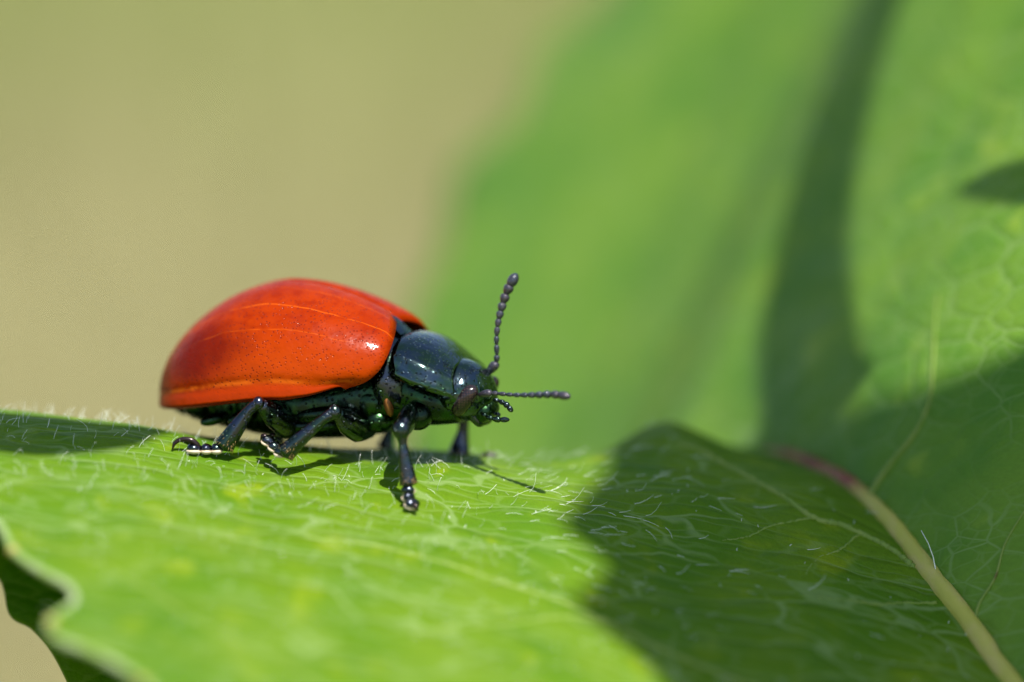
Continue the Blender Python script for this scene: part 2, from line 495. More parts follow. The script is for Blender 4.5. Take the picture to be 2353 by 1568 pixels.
# dry and green grass of the meadow in view
def grass():
    V = []; F = []; UV = []
    n = 42000
    for _ in range(n):
        y = 90 + 620 * random.random() ** 1.1
        half = 60 + y * 0.40
        x = random.uniform(-half, half)
        h = random.uniform(6, 16); w = random.uniform(0.25, 0.5)
        a = random.uniform(0, math.tau); lean = random.uniform(0.1, 0.6) * h
        dx, dy = math.cos(a), math.sin(a); sx, sy = -dy * w, dx * w
        i = len(V); c = random.random()
        V += [(x - sx, y - sy, 0), (x + sx, y + sy, 0),
              (x + dx * lean * .35 - sx * .8, y + dy * lean * .35 - sy * .8, h * .6), (x + dx * lean * .35 + sx * .8, y + dy * lean * .35 + sy * .8, h * .6),
              (x + dx * lean, y + dy * lean, h)]
        UV += [(c, 0)] * 5
        F += [(i, i + 1, i + 3, i + 2), (i + 2, i + 3, i + 4)]
    m = mat('grass_blades', (0.3, 0.3, 0.1), 0.6, spec=0.2); t = NT(m)
    u = t.sep(t.uv())[0]; o = t.obj()
    y = t.math('ADD', t.sep(o)[1], t.math('MULTIPLY', t.math('SUBTRACT', t.noise(o, 0.02, 3), 0.5), 260))
    k = t.math('ADD', t.math('MULTIPLY', u, 0.4), t.ramp(y, 260, 400, 0, 0.6))
    c = t.mix(t.ramp(k, 0.35, 0.75), (0.42, 0.39, 0.195), (0.305, 0.35, 0.108))
    t.put(t.b.inputs['Base Color'], c)
    tr = t.node('ShaderNodeBsdfTranslucent'); t.put(tr.inputs['Color'], c)
    mx = t.node('ShaderNodeMixShader'); mx.inputs[0].default_value = 0.35
    t.t.links.new(t.b.outputs[0], mx.inputs[1]); t.t.links.new(tr.outputs[0], mx.inputs[2])
    t.t.links.new(mx.outputs[0], t.out.inputs['Surface'])
    o = mesh('meadow_grass', V, F, m, uvs=UV, smooth=False)
    o['kind'] = 'stuff'; tag(o, 'blurred straw and green meadow grass far behind the leaf', 'grass')
grass()

# ================================================================== THE LEAF
LEAF_BASE = W(2.9, -3.0, float(surf(2.6, -3.0)))
leaf = thing('poplar_leaf', 'big toothed green leaf folded along its pale midrib, carrying the red beetle', 'leaf', LEAF_BASE)
LF = under(leaf)
# --- near half: outline in (X, D)
front_px = [(-330, 1085), (-230, 1120), (-160, 1100), (-60, 1165), (0, 1208), (28, 1262), (62, 1292), (110, 1322), (156, 1346),
            (172, 1378), (146, 1404), (112, 1430), (130, 1466), (200, 1494), (262, 1524), (330, 1570), (400, 1640), (410, 1700), (470, 1740),
            (600, 1820), (700, 1900), (720, 1960), (900, 2040), (1150, 2120), (1500, 2170), (1900, 2150), (2300, 2080), (2500, 2000)]
front = [hit_near(x, y) for x, y in front_px]
front = [tuple(p) for p in spline(front, 130)]
mid_t = list(np.arange(-1.2, 2.0, 0.06))
mid_t = [t for t in mid_t if t > front[-1][1] + 0.05]
outline = front + [(float(Xm(t)), float(t)) for t in mid_t]
outline += [(x, 1.15 + 0.35 * sstep(np.array(x), -1.5, 0.3)) for x in np.arange(float(Xm(2.0)) - 0.1, -2.5, -0.12)]
outline += [(-2.55, d) for d in np.arange(1.0, front[0][1] + 0.1, -0.12)]
v2, f2 = fill_poly(outline, 0.030)
near_v = near_w(v2[:, 0], v2[:, 1])
near_blade = mesh('blade', near_v, f2, M_near, LF, uvs=v2)
near_blade['label'] = 'lower half of the leaf blade sloping to the toothed edge'
sm = near_blade.modifiers.new('thickness', 'SOLIDIFY'); sm.thickness = 0.018; sm.offset = -1
# --- far half: outline in (t, s)
far_px = [(930, 1040), (938, 860), (955, 720), (1005, 610), (1032, 520), (1040, 440), (1075, 365), (1150, 305), (1200, 250),
          (1222, 170), (1245, 100), (1310, 50), (1400, -10), (1480, -110), (1600, -190), (1760, -310), (2000, -420), (2400, -520), (3000, -560)]
fo = [tuple(hit_far(x, y)) for x, y in far_px]
fo = [tuple(p) for p in spline(fo, 70)]
tl = fo[-1]; vb = lambda t: float(Vm(t)) + 0.01
fo += [(-1.3, tl[1])] if tl[0] > -1.2 else []
t_lo = fo[-1][0]
fo += [(t_lo, v) for v in np.arange(tl[1] - .3, vb(t_lo) + .1, -0.3)]
fo += [(t, vb(t)) for t in np.arange(t_lo, fo[0][0], 0.1)]
v2b, f2b = fill_poly(fo, 0.05)
far_blade = mesh('blade', far_w(v2b[:, 0], v2b[:, 1]), f2b, M_far, LF, uvs=v2b)
far_blade['label'] = 'upper half of the leaf blade rising behind the beetle'
sm = far_blade.modifiers.new('thickness', 'SOLIDIFY'); sm.thickness = 0.018; sm.offset = 0
# --- midrib
tm = np.arange(-1.5, 2.2, 0.04)
mp = spline(W(Xm(tm), tm, Vm(tm) + 0.004), 120) + rng.normal(size=(120, 3)) * 0.0012
V, F, UV = tube(mp, np.linspace(0.050, 0.030, 120) * (1 + 0.03 * rng.normal(size=120)), 16, 0.9)
UV[:, 0] = np.interp(UV[:, 0], [0, UV[:, 0].max()], [-1.5, 2.16])
mesh('midrib', V, F, M_mid, LF, uvs=UV)
# --- side veins
def near_vein(px, r0, r1, lift=-0.002):
    p = [hit_near(*q) for q in px]
    p = spline(p, 14 * len(px))
    w = near_w(p[:, 0], p[:, 1], lift)
    w += (rng.normal(size=w.shape) * 0.0012)
    V, F, UV = tube(w, np.linspace(r0, r1, len(w)) * (1 + 0.15 * rng.normal(size=len(w))), 8)
    mesh('side_vein', V, F, M_vein, LF, uvs=UV)
near_vein([(2098, 1300), (2050, 1262), (2000, 1235), (1935, 1207), (1868, 1188), (1780, 1130), (1700, 1086), (1620, 1040), (1560, 1020)], 0.011, 0.010)
near_vein([(2150, 1383), (2080, 1384), (2020, 1388), (1960, 1378), (1880, 1372)], 0.006, 0.003)
near_vein([(1868, 1188), (1780, 1205), (1720, 1230), (1660, 1240)], 0.005, 0.002)
near_vein([(1980, 1225), (1930, 1262), (1880, 1280), (1850, 1320)], 0.005, 0.002)
near_vein([(2330, 1760), (2100, 1680), (1900, 1620), (1760, 1585), (1640, 1540), (1500, 1480), (1400, 1430), (1200, 1352), (1050, 1302), (900, 1262), (700, 1235)], 0.011, 0.005)
near_vein([(1400, 1430), (1250, 1420), (1080, 1440), (900, 1450)], 0.007, 0.004)
near_vein([(1200, 1900), (950, 1700), (700, 1560), (480, 1440), (300, 1330), (140, 1260)], 0.008, 0.004)
def far_vein(px, r0, r1):
    p = np.array([hit_far(*q) for q in px]); p = spline(p, 14 * len(px))
    w = far_w(p[:, 0], p[:, 1], 0.012)
    V, F, UV = tube(w, np.linspace(r0, r1, len(w)), 8)
    mesh('side_vein', V, F, M_vein, LF, uvs=UV)
far_vein([(2005, 1150), (2022, 1112), (2060, 1064), (2108, 1010), (2138, 940), (2150, 860), (2155, 760), (2160, 690)], 0.012, 0.002)
far_vein([(2240, 1440), (2262, 1390), (2290, 1330), (2320, 1250), (2380, 1150)], 0.006, 0.003)
# --- thick pale rim with gland tips along the toothed edge
fr = np.array(front)
w = near_w(fr[:, 0], fr[:, 1], 0.0)
V, F, UV = tube(w, np.full(len(w), 0.0125), 8)
mesh('margin', V, F, M_rim, LF, uvs=UV)
for px, py in ((30, 1268), (118, 1432), (330, 1572)):
    X, D = hit_near(px, py); c = near_w(X, D, 0.004)
    V, F = ellipsoid(c, Rv * 0.020, Fv * 0.020, Uv * 0.016, 8, 12)
    mesh('margin_gland', V, F, M_gland, LF)
# --- hairs
def hairs():
    V = []; F = []
    def hair(base, tip_dir, L, curl, r):
        pts = []
        for k in range(4):
            f = k / 3
            pts.append(base + tip_dir * L * f + curl * L * f * f)
        off = len(V)
        pts = np.array(pts)
        for k in range(4):
            rr = r * (1 - 0.55 * k / 3)
            T = pts[min(k + 1, 3)] - pts[max(k - 1, 0)]; T = T / np.linalg.norm(T)
            A = np.cross(T, [0.3, 0.9, 0.2]); A /= np.linalg.norm(A); B = np.cross(T, A)
            for j in range(3):
                a = math.tau * j / 3
                V.append(pts[k] + rr * (math.cos(a) * A + math.sin(a) * B))
        for k in range(3):
            for j in range(3):
                a, b = off + k * 3 + j, off + k * 3 + (j + 1) % 3
                F.append((a, b, b + 3, a + 3))
        F.append((off + 9, off + 10, off + 11))
    N = 0
    poly = np.array(outline)
    while N < 900:
        if random.random() < 0.62:
            X = random.uniform(-1.8, 1.6); D = random.gauss(0.05, 0.28)
        else:
            X = random.uniform(-1.8, 1.8); D = random.uniform(-1.4, 0.8)
        if X > float(Xm(D)) - 0.03 or D > 0.95: continue
        if not inside_poly(np.array([[X, D]]), poly)[0]: continue
        if random.random() < 0.92 * float(sstep(np.array(X), 0.2, 0.8)): continue
        k = float(sstep(np.array(X), -0.35, 0.35))     # lying down towards the midrib
        upness = (1 - k) * random.uniform(0.5, 1.0) + k * random.uniform(0.06, 0.45)
        sd = random.choice((-1, 1)) if k < 0.5 else 1
        lie = np.array([0.86 * sd * random.uniform(.4, 1), -0.45 * random.uniform(0, 1), 0.0])
        e = 0.01
        gx = (surf(X + e, D) - surf(X - e, D)) / (2 * e); gd = (surf(X, D + e) - surf(X, D - e)) / (2 * e)
        nrm = np.array([-gx, -gd, 1.0]); nrm /= np.linalg.norm(nrm)
        lie[2] = gx * lie[0] + gd * lie[1]; lie /= np.linalg.norm(lie)
        d = nrm * upness + lie * (1 - upness) * 1.1; d /= np.linalg.norm(d)
        wd = d[0] * Rv + d[1] * Fv + d[2] * Uv
        cu = rng.normal(size=3) * 0.35; cu = cu - (cu @ wd) * wd
        hair(near_w(np.array(X), np.array(D), -0.001), wd, random.uniform(0.015, 0.05) * (1 + 0.4 * k), cu, random.uniform(0.0005, 0.0010))
        N += 1
    M = 0  # short thick white stubs, added among the hairs as bright glints
    while M < 170:
        X = random.uniform(-1.7, 1.5); D = random.uniform(-1.3, 0.3)
        if X > float(Xm(D)) - 0.05 or not inside_poly(np.array([[X, D]]), poly)[0]: continue
        hair(near_w(np.array(X), np.array(D), -0.0005), Uv * 0.9 + rng.normal(size=3) * 0.3, random.uniform(0.004, 0.010), rng.normal(size=3) * 0.1, random.uniform(0.0010, 0.0019))
        M += 1
    # one long pale hair on the midrib
    b = W(float(Xm(0.02)), 0.02, float(Vm(0.02)) + 0.05)
    hair(b, Uv * 0.95 - Rv * 0.1, 0.13, -Rv * 0.25, 0.003)
    o = mesh('leaf_hairs', np.array(V), F, M_hair, LF)
    o['kind'] = 'stuff'
hairs()

# ================================================================== SHADE: leaves of the same tree, above the frame, and an added strip
def to_plane(p, p0, n):
    k = ((p0 - p) @ n) / (SUN_W @ n)
    return p + k * SUN_W
def near_pt(px, py): X, D = hit_near(px, py); return near_w(np.array(X), np.array(D))
def far_pt(px, py): t, s = hit_far(px, py); return far_w(np.array(t), np.array(s))
CAST = FOCUS + 0.5 * Rv + SUN_W * 12.0
STALK = FOCUS + 0.5 * Rv + SUN_W * 4.6
CN = SUN_W + 0.25 * Rv - 0.1 * Fv; CN /= np.linalg.norm(CN)
CA = np.cross(CN, Fv); CA /= np.linalg.norm(CA); CB = np.cross(CN, CA)
def plane2(p, o=None):
    o = CAST if o is None else o
    q = to_plane(p, o, CN) - o; return (q @ CA, q @ CB)
def stalk2(p): return to_plane(p, STALK, CN)
def plane3(u, o=None): return (CAST if o is None else o) + np.asarray(u)[:, :1] * CA + np.asarray(u)[:, 1:2] * CB
def shade_leaf(pts2, name, label, cat, group, vein, org=None):
    v, f = fill_poly(np.array(pts2), 0.12)
    c = v.mean(0)
    w = plane3(v, org) + (0.05 * np.sin(v[:, 0] * 2) * np.sin(v[:, 1] * 1.7))[:, None] * CN
    base = plane3(np.array([vein[0]]), org)[0]
    th = thing(name, label, cat, base, group)
    o = mesh('blade', w, f, M_other, under(th), uvs=v)
    s = o.modifiers.new('thickness', 'SOLIDIFY'); s.thickness = 0.02; s.offset = 0
    return th
near_chain = [(1640, 1720), (1570, 1620), (1520, 1560), (1460, 1500), (1400, 1455), (1335, 1405), (1330, 1372), (1368, 1335), (1392, 1298), (1360, 1262), (1305, 1220), (1290, 1195),
              (1312, 1165), (1360, 1115), (1392, 1075)]
far_chain = [(1745, 1012), (1840, 975), (1900, 955), (1960, 945), (2060, 922), (2150, 895), (2240, 862), (2330, 825), (2420, 770), (2560, 640)]
ch = [plane2(near_pt(*q)) for q in near_chain] + [plane2(near_w(np.array(x), np.array(d))) for x, d in ((.30, .55), (.34, .85), (.44, 1.15))] + [plane2(far_pt(*q)) for q in far_chain]
SHADE = ch
pet = [stalk2(far_pt(*q)) for q in [(1885, 985), (1862, 900), (1845, 800), (1842, 700), (1855, 580), (1880, 440), (1915, 310), (1955, 190), (2000, 60), (2040, -60), (2090, -220), (2150, -420)]]
blob = [plane2(far_pt(*q), STALK) for q in [(2180, 458), (2230, 425), (2290, 398), (2353, 380), (2450, 340), (2600, 330), (2700, 420), (2500, 480), (2353, 492), (2290, 492), (2220, 482)]]
a0, a1 = ch[0], ch[-1]
cen = np.mean(np.array(ch), 0)
right = np.array(plane2(near_pt(2600, 1500))) - np.array(plane2(near_pt(1600, 1500)))
right = right / np.linalg.norm(right)
poly = [tuple(p) for p in spline(ch, 90)]
ext = [np.array(a1) + right * 1.2, np.array(a1) * 0.5 + np.array(a0) * 0.5 + right * 3.6, np.array(a0) + right * 2.2]
poly += [tuple(p) for p in spline(ext, 16)]
shade_leaf(poly, 'poplar_leaf', 'toothed leaf above the folded leaf, shading its midrib', 'leaf', None, [a0])
pw = spline(pet, 60)
V, F, UV = tube(pw, np.linspace(0.125, 0.075, 60), 10)
st_ = mesh('leaf_stalk', V, F, M_vein, origin=pw[-1], uvs=UV)
tag(st_, 'curved green leaf stalk above the folded leaf, casting a bent shadow', 'stalk')
b2 = [tuple(p) for p in spline(blob + [blob[0]], 44)][:-1]
shade_leaf(b2, 'poplar_leaf', 'small pointed leaf shading a spot on the upper blade of the folded leaf', 'leaf', None, [blob[5]], STALK)
# unseen strip added to cast the dark band along the far leaf rim
st = [near_pt(*q) for q in [(-420, 945), (-200, 962), (0, 984), (110, 994), (200, 998), (290, 996), (390, 992)]]
sp = spline([to_plane(p, STALK, CN) for p in st], 40)
V, F, UV = tube(sp, np.interp(np.linspace(0, 1, 40), [0, .5, .85, 1], [.040, .034, .018, .003]), 10, 4.5, up=SUN_W)
strip_ob = mesh('shade_strip', V, F, M_other, origin=sp[0], uvs=UV)
tag(strip_ob, 'narrow strip added to shade the leaf rim beyond the tail end of the beetle', 'grass blade')  # not a real grass blade: unseen strip added for its shadow

# ================================================================== OTHER LEAVES IN VIEW
def flat_leaf(name, label, px, D, tilt, m, thick=0.018):
    """leaf seen soft behind the teeth: outline at depth D, leaning back by tilt"""
    c0 = PC(np.mean([p[0] for p in px]), np.mean([p[1] for p in px]), D)
    nrm = np.array(tilt, float); nrm /= np.linalg.norm(nrm)
    pts = []
    for x, y in px:
        a = PC(x, y, 0.0); eye = np.array([0, -DIST, 0.0]); d = a - eye
        k = ((c0 - eye) @ nrm) / (d @ nrm); pts.append(eye + d * k)
    pts = np.array(pts)
    e1 = np.cross(nrm, [0, 0, 1.0]); e1 /= np.linalg.norm(e1); e2 = np.cross(nrm, e1)
    q = np.stack([(pts - c0) @ e1, (pts - c0) @ e2], 1)
    q = spline(np.vstack([q, q[:1]]), 12 * len(q))[:-1]
    v, f = fill_poly(q, 0.08)
    bend = 0.05 * np.sin(v[:, 0] * 2.1 + 1) * np.cos(v[:, 1] * 1.8)
    p3 = c0 + v[:, :1] * e1 + v[:, 1:2] * e2 + bend[:, None] * nrm
    th = thing(name, label, 'leaf', W(*p3.mean(0)))
    o = mesh('blade', W(p3[:, 0], p3[:, 1], p3[:, 2]), f, m, under(th), uvs=v)
    s = o.modifiers.new('thickness', 'SOLIDIFY'); s.thickness = thick; s.offset = 0
    return th
flat_leaf('poplar_leaf', 'dark green shaded leaf showing under the toothed edge',
          [(-300, 1150), (60, 1240), (300, 1480), (520, 1700), (420, 1900), (250, 1800), (180, 1640), (120, 1520), (70, 1462), (20, 1430), (-20, 1330), (-200, 1290)], 0.15, (0.15, -0.75, 0.6), M_under)
# ================================================================== THE BEETLE
BEETLE_C = P(664, 812, 0.30)
YAW, NOSE, ROLL = math.radians(-20), math.radians(3), math.radians(-5)
BR = np.array((Matrix.Rotation(YAW, 3, 'Z') @ Matrix.Rotation(-NOSE, 3, 'Y') @ Matrix.Rotation(ROLL, 3, 'X')))
def B(p):
    return BEETLE_C + np.asarray(p, float) @ BR.T
beetle = thing('beetle', 'shiny red-orange leaf beetle with dark green head and legs walking on the leaf', 'beetle', P(655, 1030, 0.25))
BT = under(beetle)
XF, LE = 0.375, 0.80
def e_w(s): 
    f = np.clip((0.50 - s) / 0.50, 0, 1); r = np.clip((s - 0.50) / 0.50, 0, 1)
    return 0.325 * (1 - 0.26 * f ** 2.4) * (1 - r ** 2.7) ** (1 / 2.0)
def e_t(s):
    """height of the crest"""
    f = np.clip((0.46 - s) / 0.46, 0, 1); r = np.clip((s - 0.46) / 0.54, 0, 1)
    return (-0.060 - 0.075 * r ** 1.3) + (0.300 - 0.105 * f ** 2.0) * np.maximum(1 - r ** 2.0, 0) ** (1 / 1.9)
def e_z(s):
    """height of the side edge"""
    return -0.060 + 0.016 * np.clip((0.20 - s) / 0.20, 0, 1) ** 1.6 - 0.075 * np.clip((s - 0.35) / 0.65, 0, 1) ** 1.3
def e_h(s): return np.maximum(e_t(s) - e_z(s), 0.001)
def elytron(side):
    ns, nv = 72, 56
    ss = 1 - np.cos(np.linspace(0, math.pi / 2, ns)) ; ss = (1 - np.linspace(1, 0, ns) ** 1.7)
    ss = np.clip(ss, 0, 0.9996)
    V = []; UV = []
    for s in ss:
        w, h, z0 = float(e_w(s)), float(e_h(s)), float(e_z(s)); rt = 0.20 + 0.80 * min(1, s / 0.30)
        for j in range(nv):
            v = j / (nv - 1)
            if v <= 0.86:                      # dome
                a = v / 0.86 * math.pi / 2
                y = w * math.sin(a) ** 0.97; z = z0 + h * max(math.cos(a), 0) ** (0.93 + 0.22 * (1 - s) ** 4)
                z -= 0.010 * math.exp(-(v / 0.025) ** 2)           # seam groove
                z += 0; y -= 0.004 * math.exp(-((v - 0.83) / 0.03) ** 2) * (w / 0.3)
            elif v <= 0.95:                    # thick side rim
                k = (v - 0.86) / 0.09
                y = w + 0.005 * math.sin(k * math.pi * .5) * min(1, w / 0.1); z = z0 - 0.034 * k * rt
            else:                              # folded under
                k = (v - 0.95) / 0.05
                y = max(w + 0.005 - 0.048 * k, 0.001); z = z0 - 0.034 * rt - 0.012 * rt * math.sin(k * math.pi * .5)
            # rounded front shoulder: front edge slants back to the side
            k = min(v / 0.86, 1.0)
            x = XF - LE * s + (0.045 * math.sin(k * math.pi) - 0.070 * k ** 9 - (0.15 * max(v - .86, 0))) * (1 - s) ** 3.0
            # front rolls down
            z -= 0.020 * math.exp(-(s / 0.018) ** 1.0)
            y = max(y, 0.0008)
            V.append((x, side * y, z)); UV.append((s, v))
    return B(np.array(V)), grid_faces(ns, nv, False, side < 0), UV
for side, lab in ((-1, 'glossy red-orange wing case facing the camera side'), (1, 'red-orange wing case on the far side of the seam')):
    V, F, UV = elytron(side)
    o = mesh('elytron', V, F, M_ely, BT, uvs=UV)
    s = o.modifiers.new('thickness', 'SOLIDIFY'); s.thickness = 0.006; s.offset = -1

def loft(secs, n=24, rows=40, shape=None):
    """secs: x, z centre, half width, half height up, half height down (beetle frame)"""
    S = spline(secs, rows); V = []
    for x, zc, w, hu, hd in S:
        for j in range(n):
            a = math.tau * j / n; c, s_ = math.cos(a), math.sin(a)
            y = w * np.sign(c) * abs(c) ** 0.85; z = zc + (hu if s_ > 0 else hd) * np.sign(s_) * abs(s_) ** 0.9
            V.append((x, y, z) if shape is None else shape(x, y, z, a))
    V = np.array(V); F = grid_faces(len(S), n, True, True)
    V = np.vstack([V, [V[:n].mean(0)], [V[-n:].mean(0)]])
    F += [(len(V) - 2, j, (j + 1) % n) for j in range(n)]
    o = (len(S) - 1) * n
    F += [(len(V) - 1, o + (j + 1) % n, o + j) for j in range(n)]
    return V, F
# abdomen and thorax under the wing cases
def rings(x, y, z, a):
    k = 0.016 * (0.5 + 0.5 * math.cos(x * 62)) ** 8 if x < 0.02 else 0.0
    f = 1 - k / 0.2
    return (x, y * f, z * 1.0 + (k if math.sin(a) < 0 else 0))
V, F = loft([(-.40, -.15, .05, .02, .02), (-.36, -.15, .14, .06, .045), (-.25, -.14, .215, .10, .085), (-.08, -.14, .235, .12, .115),
             (.08, -.14, .225, .12, .125), (.22, -.13, .195, .12, .13), (.32, -.115, .160, .12, .13), (.40, -.10, .140, .10, .12), (.47, -.10, .12, .08, .10)], 36, 140, rings)
mesh('abdomen', B(V), F, M_body, BT)
# front thorax under the pronotum
V, F = loft([(.38, -.09, .11, .09, .10), (.45, -.10, .135, .09, .11), (.52, -.12, .13, .08, .09), (.60, -.14, .10, .06, .06)], 28, 30)
mesh('thorax', B(V), F, M_body, BT)
# pronotum: an arched shield
def pronotum():
    ns, nv = 34, 60; V = []; UV = []
    for i in range(ns):
        s = i / (ns - 1)                       # rear to front
        w = (0.188 - 0.040 * s ** 2) * (1 + 0.06 * math.sin(math.pi * s))
        zt = 0.075 - 0.050 * s - 0.036 * s ** 2 + 0.016 * math.sin(math.pi * s) - 0.012 * math.exp(-s / 0.03)
        ze = -0.032 - 0.066 * s
        for j in range(nv):
            v = -1 + 2 * j / (nv - 1)
            a = v * math.pi / 2
            y = w * np.sign(v) * abs(math.sin(a)) ** 0.95
            z = ze + (zt - ze) * max(math.cos(a), 0) ** 0.72
            x = 0.410 + 0.185 * s + 0.036 * v * v * (1 - s) + 0.026 * (abs(v) ** 2.5) * s
            # swollen side margin
            z += 0.010 * math.exp(-((abs(v) - 0.78) / 0.10) ** 2)
            y *= 1 + 0.05 * math.exp(-((abs(v) - 0.97) / 0.03) ** 2)
            V.append((x, y, z)); UV.append((s, v))
    return B(np.array(V)), grid_faces(ns, nv), UV
V, F, UV = pronotum()
o = mesh('pronotum', V, F, M_shell, BT, uvs=UV)
s = o.modifiers.new('thickness', 'SOLIDIFY'); s.thickness = 0.010; s.offset = -1
# scutellum and collar between pronotum and wing cases
sc = np.array([(.425, 0, .082), (.405, .050, .080), (.375, .045, .108), (.315, 0, .152), (.375, -.045, .108), (.405, -.050, .080), (.375, 0, .128)])
mesh('scutellum', B(sc), [(6, i, (i + 1) % 6) for i in range(6)][::-1], M_shell, BT)
V, F = loft([(.335, -.07, .14, .12, .10), (.365, -.07, .168, .15, .10), (.400, -.07, .168, .145, .11), (.440, -.08, .14, .11, .11)], 36, 16)
mesh('collar', B(V), F, M_leg, BT)

# --- head
HC = np.array((0.602, 0.0, -0.098))
tilt = math.radians(38)                        # face turned down
hx = np.array((math.cos(tilt), 0, -math.sin(tilt))); hz = np.array((math.sin(tilt), 0, math.cos(tilt))); hy = np.array((0, 1.0, 0))
def hshape(d):
    q = np.array(d, float)
    # flatten the brow, narrow the muzzle
    q[1] *= 1 - 0.30 * max(0, d[0]) ** 1.5
    q[2] *= 1 - 0.18 * max(0, d[0]) 
    if d[0] > 0.72: q[0] = 0.72 + (d[0] - 0.72) * 0.45
    q[0] += 0.05 * math.exp(-((d[1] - .35) / .2) ** 2) * max(0, d[0]) + 0.05 * math.exp(-((d[1] + .35) / .2) ** 2) * max(0, d[0])
    return q
V, F = ellipsoid(HC, hx * 0.114, hy * 0.132, hz * 0.092, 30, 44, hshape)
head = mesh('head', B(V), F, M_shell, BT)
HT = under(head)
for sd in (-1, 1):
    c = HC + hx * 0.030 + hy * sd * 0.094 + hz * 0.006
    V, F = ellipsoid(c, hx * 0.034, hy * 0.034, hz * 0.060, 20, 26, lambda d: (d[0] + 0.35 * d[2] ** 2 * 0.8, d[1], d[2]))
    mesh('eye', B(V), F, M_eye, HT)
# clypeus, labrum and mandibles
V, F = ellipsoid(HC + hx * 0.090 + hz * -0.010, hx * 0.036, hy * 0.060, hz * 0.042, 16, 22, lambda d: (np.sign(d[0]) * abs(d[0]) ** .7, np.sign(d[1]) * abs(d[1]) ** .7, d[2]))
mesh('clypeus', B(V), F, M_body, HT)
V, F = ellipsoid(HC + hx * 0.106 + hz * -0.030, hx * 0.022, hy * 0.044, hz * 0.022, 12, 18)
mesh('labrum', B(V), F, M_leg, HT)
for sd in (-1, 1):
    p = spline([HC + hx * 0.07 + hy * sd * 0.05 - hz * 0.03, HC + hx * 0.105 + hy * sd * 0.040 - hz * 0.042, HC + hx * 0.114 + hy * sd * 0.01 - hz * 0.046], 10)
    V, F, _ = tube(B(p), np.linspace(0.018, 0.006, 10), 10)
    mesh('mandible', V, F, M_leg, HT)

def beads(path3, radii, lens, name_first, m, parent_t, seg_name, rough=0):
    """jointed feeler: each segment its own mesh along a path"""
    p = spline(path3, 240)
    L = np.concatenate([[0], np.cumsum(np.linalg.norm(np.diff(p, axis=0), axis=1))])
    lens = np.array(lens) / sum(lens) * L[-1]; at = 0; first = None
    for i, (l, r) in enumerate(zip(lens, radii)):
        t = np.linspace(at, at + l * 1.04, 12)
        q = np.stack([np.interp(t, L, p[:, k]) for k in range(3)], 1)
        x = np.linspace(0, 1, 12)
        prof = (0.42 + 0.58 * np.sin(np.pi * np.clip(x * 0.86 + 0.02, 0, 1)) ** 0.8 * (0.55 + 0.55 * x)) 
        prof[-1] *= 0.62; prof[0] *= 0.8
        if i == len(radii) - 1: prof = np.sin(np.pi * np.clip(0.16 + 0.84 * x, 0, 1)) ** 0.55; prof[-1] = 0.12
        V, F, _ = tube(q, r * prof, 14)
        if first is None:
            first = mesh(name_first, V, F, m, parent_t)
        else:
            mesh(seg_name, V, F, m, under(first))
        at += l
    return first
DH = topx(B(HC))[2]
ar = [0.017, 0.0105, 0.0095, 0.0095, 0.0105, 0.0115, 0.0135, 0.0155, 0.017, 0.018, 0.0175]
al = [0.075, 0.036, 0.050, 0.044, 0.044, 0.040, 0.040, 0.042, 0.046, 0.048, 0.068]
beads([P(1119, 858, DH + .02), P(1130, 847, DH + .01), P(1141, 828, DH), P(1141, 775, DH - .01), P(1146, 735, DH - .01), P(1158, 690, DH), P(1172, 656, DH), P(1188, 629, DH)],
      ar, al, 'antenna', M_ant, BT, 'antenna_segment')
beads([P(1100, 908, DH - .11), P(1122, 904, DH - .13), P(1146, 905, DH - .15), P(1185, 908, DH - .19), P(1230, 908, DH - .22), P(1270, 907, DH - .25), P(1311, 912, DH - .28)],
      [r * 0.80 for r in ar], al, 'antenna', M_ant, BT, 'antenna_segment')
pr = [0.0085, 0.0095, 0.011, 0.009]
beads([P(1133, 918, DH - .06), P(1152, 924, DH - .07), P(1164, 931, DH - .08), P(1178, 947, DH - .08)], pr, [.03, .03, .03, .035], 'palp', M_leg, HT, 'palp_segment')
beads([P(1105, 948, DH - .08), P(1120, 958, DH - .10), P(1140, 964, DH - .11), P(1171, 965, DH - .11)], pr, [.03, .03, .03, .035], 'palp', M_leg, HT, 'palp_segment')
beads([P(1128, 950, DH - .03), P(1142, 952, DH - .03), P(1150, 956, DH - .03)], [0.007, 0.008], [.02, .02], 'palp', M_leg, HT, 'palp_segment')

# --- pleural plates and orange joints on the near flank
def plate(name, px, py, D, ax, ay, az, m):
    V, F = ellipsoid(P(px, py, D), np.array(ax, float), np.array(ay, float), np.array(az, float), 14, 20)
    mesh(name, V, F, m, BT)
plate('side_plate', 838, 928, 0.100, (.066, -.02, .012), (0, .045, 0), (-.012, 0, .056), M_body)
plate('side_plate', 882, 905, 0.085, (.020, 0, .03), (0, .04, 0), (-.014, 0, .075), M_leg)
plate('side_plate', 735, 950, 0.100, (.110, -.02, .016), (0, .045, 0), (-.01, 0, .034), M_body)
plate('side_plate', 700, 975, 0.125, (.120, -.02, .006), (0, .045, 0), (0, 0, .026), M_body)
plate('side_plate', 800, 965, 0.110, (.050, -.01, -.02), (0, .045, 0), (.01, 0, .045), M_body)
plate('side_plate', 560, 958, 0.115, (.050, .02, .010), (0, .03, 0), (0, 0, .026), M_body)
plate('side_plate', 495, 962, 0.150, (.048, .02, .008), (0, .03, 0), (0, 0, .020), M_body)
plate('side_plate', 940, 905, 0.075, (.046, 0, -.03), (0, .045, 0), (.03, 0, .056), M_body)
plate('side_plate', 975, 935, 0.080, (.040, 0, -.012), (0, .045, 0), (.01, 0, .036), M_body)
plate('joint_membrane', 892, 925, 0.06, (.016, 0, .0), (0, .03, 0), (-.008, 0, .046), M_orange)
plate('joint_membrane', 1003, 944, 0.085, (.026, 0, -.016), (0, .04, 0), (.006, 0, .020), M_orange)
